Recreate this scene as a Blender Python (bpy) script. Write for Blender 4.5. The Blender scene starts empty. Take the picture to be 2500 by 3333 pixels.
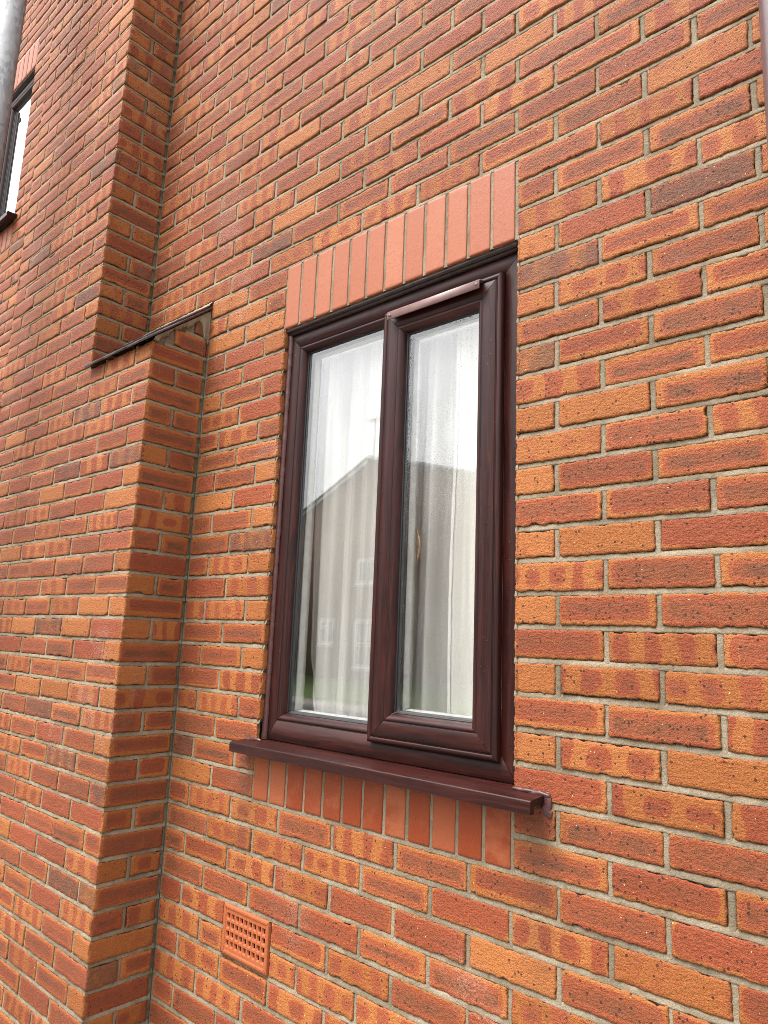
import bpy, math, random
import numpy as np
from mathutils import Matrix, Vector
rng = np.random.default_rng(7)
random.seed(7)
S = bpy.context.scene
COL = S.collection
MM = 0.001

# ------------------------------------------------------------------ camera
CR = np.array([[0.7472761722365429, 0.663352181648252, 0.03927092448625695],
               [-0.0897183681001073, 0.15927224172964005, -0.9831495142855275],
               [-0.6584291433654456, 0.7311608825128157, 0.1785352263563859]])
CP = np.array([885.7, -1446.3, -1248.4])
CF = 2342.28
cam_d = bpy.data.cameras.new('camera')
cam = bpy.data.objects.new('camera', cam_d)
COL.objects.link(cam)
m = Matrix.Identity(4)
for i in range(3):
    m[i][0] = CR[0][i]; m[i][1] = -CR[1][i]; m[i][2] = -CR[2][i]; m[i][3] = CP[i] * MM
cam.matrix_world = m
cam_d.sensor_fit = 'VERTICAL'
cam_d.sensor_height = 36.0
cam_d.sensor_width = 27.0
cam_d.lens = 36.0 * CF / 3333.0
cam_d.clip_start = 0.02
cam_d.clip_end = 3000
S.camera = cam

# ------------------------------------------------------------------ light
SUN_EL, SUN_AZ = 63.0, 205.0      # azimuth: compass from +Y clockwise
W = bpy.data.worlds.new('World'); S.world = W; W.use_nodes = True
wn = W.node_tree; wn.nodes.clear()
sky = wn.nodes.new('ShaderNodeTexSky'); sky.sky_type = 'NISHITA'; sky.sun_disc = False
sky.sun_elevation = math.radians(SUN_EL); sky.sun_rotation = math.radians(SUN_AZ)
sky.air_density = 1.0; sky.dust_density = 4.0
hs = wn.nodes.new('ShaderNodeHueSaturation'); hs.inputs['Saturation'].default_value = 0.12
tc = wn.nodes.new('ShaderNodeTexCoord')
mp = wn.nodes.new('ShaderNodeMapping'); mp.inputs['Scale'].default_value = (1.2, 1.2, 2.6)
nz = wn.nodes.new('ShaderNodeTexNoise'); nz.inputs['Scale'].default_value = 2.0; nz.inputs['Detail'].default_value = 5
mr = wn.nodes.new('ShaderNodeMapRange')
for k, v in zip(('From Min', 'From Max', 'To Min', 'To Max'), (0.3, 0.7, 0.78, 1.2)): mr.inputs[k].default_value = v
mu = wn.nodes.new('ShaderNodeMix'); mu.data_type = 'RGBA'; mu.blend_type = 'MULTIPLY'; mu.inputs[0].default_value = 1
sxyz = wn.nodes.new('ShaderNodeSeparateXYZ'); zr = wn.nodes.new('ShaderNodeMapRange')
for k, v in zip(('From Min', 'From Max', 'To Min', 'To Max'), (0.0, 0.9, 0.75, 1.45)): zr.inputs[k].default_value = v
cm = wn.nodes.new('ShaderNodeMath'); cm.operation = 'MULTIPLY'
bg = wn.nodes.new('ShaderNodeBackground'); bg.inputs[1].default_value = 0.15
wo = wn.nodes.new('ShaderNodeOutputWorld')
L = wn.links.new
L(sky.outputs[0], hs.inputs['Color']); L(tc.outputs['Generated'], mp.inputs[0]); L(mp.outputs[0], nz.inputs['Vector'])
L(tc.outputs['Generated'], sxyz.inputs[0]); L(sxyz.outputs[2], zr.inputs['Value'])
L(nz.outputs['Fac'], mr.inputs['Value']); L(mr.outputs[0], cm.inputs[0]); L(zr.outputs[0], cm.inputs[1])
L(hs.outputs[0], mu.inputs[6]); L(cm.outputs[0], mu.inputs[7])
L(mu.outputs[2], bg.inputs[0]); L(bg.outputs[0], wo.inputs[0])
sun_d = bpy.data.lights.new('sun', 'SUN'); sun_d.energy = 0.9; sun_d.angle = math.radians(25); sun_d.color = (1.0, 0.96, 0.9)
sun = bpy.data.objects.new('sun', sun_d); COL.objects.link(sun)
el, az = math.radians(SUN_EL), math.radians(SUN_AZ)
sd = Vector((math.sin(az) * math.cos(el), math.cos(az) * math.cos(el), math.sin(el)))
sun.rotation_euler = sd.to_track_quat('Z', 'Y').to_euler()
S.view_settings.view_transform = 'Standard'; S.view_settings.look = 'None'
S.view_settings.exposure = 1.67; S.view_settings.gamma = 1.0
S.cycles.filter_width = 0.85; S.cycles.use_denoising = True; S.cycles.denoising_prefilter = 'NONE'
S.cycles.max_bounces = 10; S.cycles.transparent_max_bounces = 24

# ------------------------------------------------------------------ object helpers
def empty(name, loc=(0, 0, 0), parent=None):
    o = bpy.data.objects.new(name, None); COL.objects.link(o); o.location = loc
    o.empty_display_size = 0.1
    if parent: o.parent = parent
    return o
def tag(o, label=None, cat=None, group=None, kind=None):
    if label: o['label'] = label
    if cat: o['category'] = cat
    if group: o['group'] = group
    if kind: o['kind'] = kind
    return o

class Acc:
    """collects vertices (mm), faces, and per-vertex attributes; links them as one mesh object"""
    def __init__(s): s.v = []; s.f = []; s.n = 0; s.at = {}; s.mi = []
    def add(s, v, f, mi=0, **at):
        v = np.asarray(v, float); k = len(v)
        s.v.append(v)
        f = [tuple(int(i) + s.n for i in q) for q in f] if not isinstance(f, np.ndarray) else (f + s.n)
        s.f.append(f); s.mi.append(np.full(len(f), mi, np.int32))
        for key, val in at.items():
            s.at.setdefault(key, []).append((s.n, np.broadcast_to(np.asarray(val, float), (k, len(np.atleast_2d(val)[0])))))
        s.n += k
    def box(s, a, b, mi=0, **at):
        x0, y0, z0 = a; x1, y1, z1 = b
        v = [(x0,y0,z0),(x1,y0,z0),(x1,y1,z0),(x0,y1,z0),(x0,y0,z1),(x1,y0,z1),(x1,y1,z1),(x0,y1,z1)]
        s.add(v, [(0,3,2,1),(4,5,6,7),(0,1,5,4),(1,2,6,5),(2,3,7,6),(3,0,4,7)], mi, **at)
    def quad(s, *p, mi=0, **at): s.add(p, [tuple(range(len(p)))], mi, **at)
    def build(s, name, mats, parent=None, smooth=False):
        me = bpy.data.meshes.new(name)
        V = np.concatenate(s.v) * MM
        me.vertices.add(len(V)); me.vertices.foreach_set('co', V.ravel())
        loops = []; starts = []; tot = 0
        for f in s.f:
            if isinstance(f, np.ndarray):
                loops.append(f.ravel()); starts.append(tot + np.arange(len(f)) * f.shape[1]); tot += f.size
            else:
                for q in f:
                    loops.append(np.array(q)); starts.append(np.array([tot])); tot += len(q)
        loops = np.concatenate(loops).astype(np.int32); starts = np.concatenate(starts).astype(np.int32)
        me.loops.add(len(loops)); me.loops.foreach_set('vertex_index', loops)
        me.polygons.add(len(starts)); me.polygons.foreach_set('loop_start', starts)
        me.polygons.foreach_set('material_index', np.concatenate(s.mi))
        if smooth: me.polygons.foreach_set('use_smooth', np.ones(len(starts), bool))
        me.update(calc_edges=True); me.validate()
        for key, lst in s.at.items():
            d = len(lst[0][1][0])
            full = np.zeros((s.n, d))
            for st, val in lst: full[st:st + len(val)] = val
            if d == 3:
                a = me.attributes.new(key, 'FLOAT_VECTOR', 'POINT'); a.data.foreach_set('vector', full.ravel())
            else:
                a = me.attributes.new(key, 'FLOAT_COLOR', 'POINT'); a.data.foreach_set('color', full.ravel())
        for mt in (mats if isinstance(mats, (list, tuple)) else [mats]): me.materials.append(mt)
        o = bpy.data.objects.new(name, me); COL.objects.link(o)
        if parent: o.parent = parent
        return o

# ------------------------------------------------------------------ node helpers
class G:
    def __init__(s, name):
        s.m = bpy.data.materials.new(name); s.m.use_nodes = True
        s.nt = s.m.node_tree; s.nt.nodes.clear()
        s.out = s.nt.nodes.new('ShaderNodeOutputMaterial')
    def node(s, t, **kw):
        n = s.nt.nodes.new(t)
        for k, v in kw.items(): setattr(n, k, v)
        return n
    def put(s, sock, v):
        if isinstance(v, E): s.nt.links.new(v.s, sock)
        elif isinstance(v, bpy.types.NodeSocket): s.nt.links.new(v, sock)
        elif isinstance(v, (tuple, list)) and len(v) == 3 and sock.type == 'RGBA': sock.default_value = (*v, 1)
        else: sock.default_value = v
    def math(s, op, *a):
        n = s.node('ShaderNodeMath', operation=op)
        for i, x in enumerate(a): s.put(n.inputs[i], x)
        return E(s, n.outputs[0])
    def step(s, x, a, b, lo=0.0, hi=1.0):
        n = s.node('ShaderNodeMapRange', interpolation_type='SMOOTHSTEP')
        for k, v in zip(('Value', 'From Min', 'From Max', 'To Min', 'To Max'), (x, a, b, lo, hi)): s.put(n.inputs[k], v)
        return E(s, n.outputs[0])
    def mix(s, f, a, b, mode='MIX'):
        n = s.node('ShaderNodeMix', data_type='RGBA', blend_type=mode)
        s.put(n.inputs[0], f); s.put(n.inputs[6], a); s.put(n.inputs[7], b)
        return E(s, n.outputs[2])
    def attr(s, name):
        return s.node('ShaderNodeAttribute', attribute_name=name)
    def sep(s, v):
        n = s.node('ShaderNodeSeparateXYZ'); s.put(n.inputs[0], v); return [E(s, o) for o in n.outputs]
    def comb(s, x, y, z):
        n = s.node('ShaderNodeCombineXYZ')
        for i, q in enumerate((x, y, z)): s.put(n.inputs[i], q)
        return n.outputs[0]
    def noise(s, vec, scale, detail=2, rough=0.5, out='Fac'):
        n = s.node('ShaderNodeTexNoise'); s.put(n.inputs['Vector'], vec); n.inputs['Scale'].default_value = scale
        n.inputs['Detail'].default_value = detail; n.inputs['Roughness'].default_value = rough
        return E(s, n.outputs[out])
    def voro(s, vec, scale, feature='F1'):
        n = s.node('ShaderNodeTexVoronoi', feature=feature); s.put(n.inputs['Vector'], vec); n.inputs['Scale'].default_value = scale
        return E(s, n.outputs['Distance']), E(s, n.outputs['Color'])
    def scale(s, vec, k):
        n = s.node('ShaderNodeVectorMath', operation='MULTIPLY'); s.put(n.inputs[0], vec); n.inputs[1].default_value = k
        return n.outputs[0]
    def obj(s): return s.node('ShaderNodeTexCoord').outputs['Object']
    def bump(s, h, dist, strength=1.0):
        n = s.node('ShaderNodeBump'); s.put(n.inputs['Height'], h); n.inputs['Distance'].default_value = dist
        n.inputs['Strength'].default_value = strength
        return n.outputs[0]
    def bsdf(s, col, rough=0.6, spec=0.5, metal=0.0, normal=None, link=True, **kw):
        n = s.node('ShaderNodeBsdfPrincipled')
        s.put(n.inputs['Base Color'], col); s.put(n.inputs['Roughness'], rough)
        s.put(n.inputs['Specular IOR Level'], spec); s.put(n.inputs['Metallic'], metal)
        if normal is not None: s.put(n.inputs['Normal'], normal)
        for k, v in kw.items(): s.put(n.inputs[k], v)
        if link: s.nt.links.new(n.outputs[0], s.out.inputs[0])
        return n.outputs[0]
class E:
    def __init__(s, g, sock): s.g = g; s.s = sock
    def __add__(s, o): return s.g.math('ADD', s, o)
    __radd__ = __add__
    def __sub__(s, o): return s.g.math('SUBTRACT', s, o)
    def __rsub__(s, o): return s.g.math('SUBTRACT', o, s)
    def __mul__(s, o): return s.g.math('MULTIPLY', s, o)
    __rmul__ = __mul__
    def __truediv__(s, o): return s.g.math('DIVIDE', s, o)
    def abs(s): return s.g.math('ABSOLUTE', s)
    def max(s, o): return s.g.math('MAXIMUM', s, o)
    def min(s, o): return s.g.math('MINIMUM', s, o)
    def fract(s): return s.g.math('FRACT', s)
    def floor(s): return s.g.math('FLOOR', s)
    def sqrt(s): return s.g.math('SQRT', s)
    def gt(s, o): return s.g.math('GREATER_THAN', s, o)
    def lt(s, o): return s.g.math('LESS_THAN', s, o)

# ------------------------------------------------------------------ materials
def mat_brick():
    g = G('kiss_marked_brick')
    u, v, _ = g.sep(g.attr('uvb').outputs['Vector'])
    hl, hh, typ = g.sep(g.attr('dim').outputs['Vector'])
    rn = g.attr('rnd'); r1, r2, r3 = g.sep(rn.outputs['Vector']); r4 = E(g, rn.outputs['Alpha'])
    P = g.obj()
    nd = g.noise(P, 42, 3); nd2 = g.noise(P, 95, 3)
    gr = g.noise(P, 520, 2, 0.65); gr2 = g.noise(P, 210, 3, 0.6)
    blotch = g.noise(P, 17, 4, 0.6)
    uu = u + (nd - 0.5) * 0.010
    vv = v + (nd2 - 0.5) * 0.009
    # distance inside a rounded rectangle
    def inside(au, av, a, b, r):
        qx = (au - a + r); qz = (av - b + r)
        px = qx.max(0.0); pz = qz.max(0.0)
        return r - (px * px + pz * pz).sqrt() - qx.max(qz).min(0.0)
    de = inside(u.abs(), v.abs(), hl, hh, 0.006)
    d = inside((uu + (r2 - 0.5) * 0.016).abs(), (vv + (r4 - 0.5) * 0.012).abs(), hl, hh, 0.022)
    off = 0.002 + r1 * 0.011
    fz = (gr2 - 0.5) * 0.006 + (gr - 0.5) * 0.004
    oval = g.step(d + fz, off - 0.0018, off + 0.0026)
    e1 = off + 0.006 + r2 * 0.006
    ring = g.step((d + fz * 0.5 - e1).abs(), 0.0006, 0.0022, 1.0, 0.0) * r3 * 0.7
    core = g.step(d + fz * 1.5, e1 - 0.004, e1 + 0.007)
    # kiss bands along the length
    per = 0.052 + 0.040 * r2
    t = (uu + (g.noise(P, 13, 2) - 0.5) * 0.045) / per + r1
    cell = t.floor(); cu = (t.fract() - 0.5) * per
    cn = g.node('ShaderNodeTexWhiteNoise', noise_dimensions='2D')
    g.put(cn.inputs['Vector'], g.comb(cell, r3, 0.0)); c1 = E(g, cn.outputs['Value'])
    ev = (c1 * 0.030 - 0.012)
    db = inside(cu.abs(), vv.abs(), per * (0.22 + 0.15 * c1), hh - ev, 0.014)
    band = g.step(db + fz, -0.0016, 0.0024)
    bcore = g.step(db, 0.006, 0.016) * c1
    isband = (typ - 1.0).abs().lt(0.25)
    isplain = (typ - 2.0).abs().lt(0.25)
    isred = (typ - 3.0).abs().lt(0.25)
    isov = typ.lt(0.5)
    plain = g.step(blotch + (r1 - 0.5) * 0.2, 0.56, 0.66) * 0.45
    red = isov * oval + isband * band + isplain * plain + isred * g.step(d + (blotch - 0.5) * 0.02, 0.001, 0.004)
    cr = (isov * core * (0.45 + 0.45 * r4) + isband * bcore * 0.6 + isred * core * r4 * 0.8)
    org = g.mix(r3, (0.275, 0.085, 0.020), (0.310, 0.107, 0.030))
    redc = g.mix(r4, (0.222, 0.048, 0.018), (0.262, 0.064, 0.024))
    brn = g.mix(r1, (0.150, 0.054, 0.022), (0.100, 0.043, 0.021))
    col = g.mix(red, org, redc)
    col = g.mix(cr * g.step(blotch, 0.30, 0.62, 0.35, 1.0), col, brn)
    col = g.mix(ring * (isov + isred) * 0.35, col, (0.311, 0.126, 0.052))
    sel = (r1 * 37.0 + r4 * 11.0).fract().gt(0.965)
    col = g.mix(sel * 0.6 * g.step(blotch, 0.30, 0.55), col, (0.085, 0.046, 0.030))
    # sandy grain
    k = 0.10 + 1.15 * gr + 0.62 * gr2 + (r3 - 0.5) * 0.16
    kn = g.node('ShaderNodeCombineColor')
    for i in range(3): g.put(kn.inputs[i], k)
    col = g.mix(1.0, col, kn.outputs[0], 'MULTIPLY')
    edirt = g.step(de + (gr2 - 0.5) * 0.010 + (nd - 0.5) * 0.006, 0.0000, 0.0030, 1.0, 0.0)
    col = g.mix(edirt * 0.26, col, (0.085, 0.038, 0.020))
    # pits, iron spots, lime flecks
    vd, vc = g.voro(P, 135); vr, vg, vb = g.sep(vc.s)
    pit = vd.lt(0.08 + 0.30 * vg) * vr.gt(0.84 - cr * 0.16)
    col = g.mix(pit * 0.92, col, (0.045, 0.018, 0.010))
    vd2, vc2 = g.voro(P, 46); ar, ag, ab = g.sep(vc2.s)
    spot = g.step(vd2 + (gr2 - 0.5) * 0.12, 0.09, 0.18, 1.0, 0.0) * ar.gt(0.86) * (isov + isred) * r4.gt(0.35)
    col = g.mix(spot * 0.85, col, (0.030, 0.028, 0.032))
    vd3, vc3 = g.voro(P, 120); br, bg_, bb = g.sep(vc3.s)
    fl = vd3.lt(0.04 + 0.14 * bg_) * br.gt(0.955)
    col = g.mix(fl * 0.85, col, (0.66, 0.42, 0.17))
    # pale bloom and run marks
    bl = g.step(g.noise(P, 2.1, 4, 0.62), 0.57, 0.72) * g.step(gr2, 0.40, 0.62) * 0.40
    col = g.mix(bl, col, (0.385, 0.266, 0.215))
    st = g.noise(g.scale(P, (55, 55, 7)), 1.0, 3, 0.6)
    stm = g.step(st, 0.70, 0.73) * g.step(g.noise(P, 2.7, 2), 0.54, 0.62) * 0.5
    col = g.mix(stm, col, (0.459, 0.326, 0.207))
    px, py, pz = g.sep(P)
    runs = g.noise(g.scale(P, (38, 38, 2.2)), 1.0, 4, 0.6)
    zone = ((px + 0.935).abs().min((px - 0.065).abs())) 
    stain = g.step(zone + (runs - 0.5) * 0.10, 0.0, 0.075, 1.0, 0.0) * g.step(pz, -2.15, -1.62) * (1.0 - g.step(pz, -1.595, -1.575)) * g.step(py.abs(), 0.05, 0.06, 1.0, 0.0)
    col = g.mix(stain * 0.45, col, (0.060, 0.032, 0.020))
    drag = g.noise(g.scale(P, (60, 60, 170)), 1.0, 3, 0.6)
    h = gr * 0.55 + gr2 * 0.8 + drag * 0.8 - pit * 0.9 - spot * 0.3
    wide = g.step(g.noise(P, 0.8, 4, 0.6), 0.3, 0.7, 0.90, 1.08)
    kw = g.node('ShaderNodeCombineColor')
    for i in range(3): g.put(kw.inputs[i], wide)
    col = g.mix(1.0, col, kw.outputs[0], 'MULTIPLY')
    g.bsdf(col, 0.68, 0.24, normal=g.bump(h, 0.0032, 1.0))
    return g.m

def mat_mortar():
    g = G('sand_mortar'); P = g.obj()
    n = g.noise(P, 300, 3, 0.7); b = g.noise(P, 7, 5, 0.65); b2 = g.noise(P, 38, 4, 0.6)
    col = g.mix(g.step(b, 0.36, 0.64), (0.150, 0.116, 0.075), (0.255, 0.205, 0.143))
    col = g.mix(g.step(b2, 0.58, 0.72) * 0.55, col, (0.090, 0.070, 0.048))
    col = g.mix(g.step(n, 0.42, 0.70) * 0.34, col, (0.120, 0.098, 0.068))
    g.bsdf(col, 0.85, 0.2, normal=g.bump(n + g.noise(P, 90, 3) * 1.2, 0.0022, 0.9))
    return g.m

def mat_soldier(wet):
    g = G('smooth_red_brick_wet_shaded' if wet else 'smooth_red_brick'); P = g.obj()
    r1, r2, r3 = g.sep(g.attr('rnd').outputs['Vector'])
    n = g.noise(P, 330, 3, 0.7); b = g.noise(P, 14, 4, 0.65); b2 = g.noise(P, 70, 4, 0.65)
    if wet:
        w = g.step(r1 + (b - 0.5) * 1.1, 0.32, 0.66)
        col = g.mix(w, g.mix(r2, (0.240, 0.055, 0.018), (0.290, 0.078, 0.030)), (0.205, 0.034, 0.0065))  # wet bricks; the drier tone is also darkened for shade under the sill
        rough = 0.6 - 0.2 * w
    else:
        col = g.mix(r1, (0.285, 0.083, 0.036), (0.340, 0.116, 0.056)); rough = 0.55
        col = g.mix(g.step(b, 0.45, 0.75) * 0.5, col, (0.300, 0.085, 0.046))
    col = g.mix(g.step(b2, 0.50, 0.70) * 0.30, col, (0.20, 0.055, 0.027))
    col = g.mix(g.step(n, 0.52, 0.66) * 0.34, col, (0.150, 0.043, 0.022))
    vd, vc = g.voro(P, 150); vr, vg, vb = g.sep(vc.s)
    col = g.mix(vd.lt(0.05 + 0.2 * vg) * vr.gt(0.84) * 0.7, col, (0.07, 0.02, 0.010))
    g.bsdf(col, rough, 0.27, normal=g.bump(n + b2, 0.0010, 0.7))
    return g.m

def mat_foil(name='rosewood_foil', base=(0.032, 0.0060, 0.0040), dark=(0.015, 0.0034, 0.0028), lite=(0.055, 0.0105, 0.0058), rough=0.40):
    g = G(name); A = g.attr('guv').outputs['Vector']
    wv = g.noise(g.scale(A, (3.0, 26, 1)), 1.0, 3, 0.55)
    a2 = g.node('ShaderNodeVectorMath', operation='ADD'); g.put(a2.inputs[0], g.scale(A, (5, 150, 1)))
    off = g.node('ShaderNodeVectorMath', operation='SCALE'); g.put(off.inputs[0], g.comb(0.0, wv * 9.0, wv)); off.inputs['Scale'].default_value = 1.0
    g.put(a2.inputs[1], off.outputs[0])
    gr = g.noise(a2.outputs[0], 1.0, 4, 0.6)
    fine = g.noise(g.scale(A, (22, 900, 1)), 1.0, 3, 0.6)
    col = g.mix(g.step(gr, 0.40, 0.60), dark, base)
    col = g.mix(g.step(gr, 0.56, 0.72) * 0.7, col, lite)
    col = g.mix(g.step(fine, 0.52, 0.66) * 0.6, col, dark)
    P = g.obj(); du = g.step(g.noise(P, 6, 4, 0.6), 0.45, 0.75)
    rr = rough + du * 0.12
    g.bsdf(col, rr, 0.25, normal=g.bump(fine * 0.6 + gr * 0.4, 0.0004, 0.5))
    return g.m

def mat_simple(name, col, rough=0.6, spec=0.5, metal=0.0, nscale=40, var=0.25, bump=0.0004):
    g = G(name); P = g.obj(); n = g.noise(P, nscale, 4, 0.6)
    c = g.mix(g.step(n, 0.3, 0.7), tuple(x * (1 - var) for x in col), tuple(min(1, x * (1 + var)) for x in col))
    g.bsdf(c, rough, spec, metal, normal=g.bump(n, bump, 0.6))
    return g.m

def mat_glass(name='window_glass', k=1.0, tint=(0.985, 0.985, 0.98), mist=0.0):
    g = G(name); P = g.obj()
    ge = g.node('ShaderNodeNewGeometry')
    fr = g.node('ShaderNodeFresnel'); g.put(fr.inputs[0], 1.5 - E(g, ge.outputs['Backfacing']) * (1.5 - 1 / 1.5))
    tr = g.node('ShaderNodeBsdfTransparent'); tr.inputs[0].default_value = (*tint, 1)
    gl = g.node('ShaderNodeBsdfGlossy'); gl.inputs['Roughness'].default_value = 0.0
    gl.inputs['Color'].default_value = (1, 1, 1, 1)
    vd, vc = g.voro(P, 210); area = g.step(g.noise(P, 4.5, 4, 0.6), 0.40, 0.62)
    h = g.step(vd, 0.05, 0.5, 1.0, 0.0) * area + g.noise(P, 3.0, 2) * 0.6
    if mist > 0:
        g.put(gl.inputs['Normal'], g.bump(h, 0.0012 * mist, 0.8))
        g.put(gl.inputs['Roughness'], area * 0.12 * mist)
    mx = g.node('ShaderNodeMixShader')
    g.put(mx.inputs[0], (E(g, fr.outputs[0]) * (2.05 * k)).min(1.0))
    g.nt.links.new(tr.outputs[0], mx.inputs[1]); g.nt.links.new(gl.outputs[0], mx.inputs[2])
    g.nt.links.new(mx.outputs[0], g.out.inputs[0])
    return g.m

def mat_drop():
    g = G('rain_water')
    fr = g.node('ShaderNodeFresnel'); fr.inputs[0].default_value = 1.4
    tr = g.node('ShaderNodeBsdfTransparent'); tr.inputs[0].default_value = (0.72, 0.72, 0.72, 1)
    gl = g.node('ShaderNodeBsdfGlossy'); gl.inputs['Roughness'].default_value = 0.05
    mx = g.node('ShaderNodeMixShader'); g.put(mx.inputs[0], (E(g, fr.outputs[0]) * 1.0).min(1.0))
    g.nt.links.new(tr.outputs[0], mx.inputs[1]); g.nt.links.new(gl.outputs[0], mx.inputs[2])
    g.nt.links.new(mx.outputs[0], g.out.inputs[0])
    return g.m

def mat_net(name, opac=0.62, col=(0.80, 0.79, 0.76)):
    g = G(name); P = g.obj()
    w = g.noise(g.scale(P, (900, 900, 260)), 1.0, 2)
    c = g.mix(g.step(g.noise(g.scale(P, (16, 3, 0.9)), 1.0, 3), 0.38, 0.62), tuple(x * 0.74 for x in col), col)
    df = g.node('ShaderNodeBsdfDiffuse'); g.put(df.inputs[0], c)
    tl = g.node('ShaderNodeBsdfTranslucent'); g.put(tl.inputs[0], c)
    m1 = g.node('ShaderNodeMixShader'); m1.inputs[0].default_value = 0.12
    tr = g.node('ShaderNodeBsdfTransparent')
    m2 = g.node('ShaderNodeMixShader'); g.put(m2.inputs[0], opac + (w - 0.5) * 0.25)
    g.nt.links.new(df.outputs[0], m1.inputs[1]); g.nt.links.new(tl.outputs[0], m1.inputs[2])
    g.nt.links.new(tr.outputs[0], m2.inputs[1]); g.nt.links.new(m1.outputs[0], m2.inputs[2])
    g.nt.links.new(m2.outputs[0], g.out.inputs[0])
    return g.m

def mat_zinc():
    g = G('galvanised_steel'); P = g.obj()
    d, c = g.voro(g.scale(P, (1, 1, 0.45)), 75); r, gg, b = g.sep(c.s)
    n = g.noise(P, 9, 4, 0.6)
    col = g.mix(r, (0.15, 0.155, 0.165), (0.25, 0.26, 0.27))
    col = g.mix(g.step(n, 0.45, 0.7) * 0.4, col, (0.25, 0.25, 0.25))
    g.bsdf(col, 0.58 + 0.15 * gg, 0.25, 0.2, normal=g.bump(g.noise(P, 60, 3), 0.0006, 0.4))
    return g.m

def mat_house_brick():
    g = G('far_brown_brick'); P = g.obj()
    bt = g.node('ShaderNodeTexBrick'); x, y, z = g.sep(P)
    g.put(bt.inputs['Vector'], g.comb(x + y, z, 0.0)); bt.inputs['Scale'].default_value = 1.0
    bt.inputs['Brick Width'].default_value = 0.225; bt.inputs['Row Height'].default_value = 0.075; bt.inputs['Mortar Size'].default_value = 0.006
    bt.inputs['Color1'].default_value = (0.290, 0.160, 0.105, 1); bt.inputs['Color2'].default_value = (0.215, 0.122, 0.084, 1)
    bt.inputs['Mortar'].default_value = (0.25, 0.21, 0.16, 1)
    c = g.mix(g.step(g.noise(P, 0.9, 4), 0.35, 0.7) * 0.35, bt.outputs['Color'], (0.12, 0.075, 0.055))
    g.bsdf(c, 0.85, 0.2)
    return g.m

M_BRICK = mat_brick(); M_MORT = mat_mortar()
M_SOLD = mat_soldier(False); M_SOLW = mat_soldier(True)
M_FOIL = mat_foil()
M_BAR = mat_simple('sky_lightened_brown_plastic', (0.150, 0.078, 0.070), 0.45, 0.5, var=0.12)  # brown plastic with its sky reflection put into a lighter base colour
M_BLACK = mat_simple('black_rubber', (0.010, 0.010, 0.011), 0.5, 0.4)
M_SPACER = mat_simple('dark_spacer', (0.016, 0.016, 0.018), 0.4, 0.5)
M_WHITE = mat_simple('white_plastic', (0.46, 0.46, 0.44), 0.45, 0.5, var=0.08)
M_SEAL = mat_simple('brown_sealant', (0.060, 0.018, 0.016), 0.42, 0.5, nscale=120, bump=0.002)
M_GLASS = mat_glass(); M_GLASSW = mat_glass('rain_misted_glass', mist=0.35); M_DROP = mat_drop()
M_NET = mat_net('net_fabric', 0.88, (0.66, 0.645, 0.61)); M_NET2 = mat_net('net_fabric_double', 0.95, (0.78, 0.765, 0.71)); M_HEM = mat_net('hem_fabric', 0.92, (0.84, 0.83, 0.80))
M_ROOM = mat_simple('cream_plaster', (0.50, 0.43, 0.31), 0.9, 0.2, nscale=5, var=0.06)
M_TERRA = mat_simple('terracotta_air_brick', (0.300, 0.078, 0.026), 0.62, 0.28, nscale=220, var=0.14, bump=0.0006)
M_ZINC = mat_zinc()
M_PIPE = mat_simple('brown_pipe_plastic', (0.105, 0.064, 0.064), 0.30, 0.5, var=0.1)
M_CAP = mat_simple('dark_quarry_tile', (0.055, 0.032, 0.028), 0.30, 0.5, nscale=60, var=0.3, bump=0.001)
M_STEEL = mat_simple('painted_steel_lintel', (0.030, 0.016, 0.013), 0.55, 0.4, nscale=90, var=0.5, bump=0.001)
M_BRASS = mat_simple('brass', (0.40, 0.22, 0.09), 0.3, 0.5, 0.6)

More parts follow.
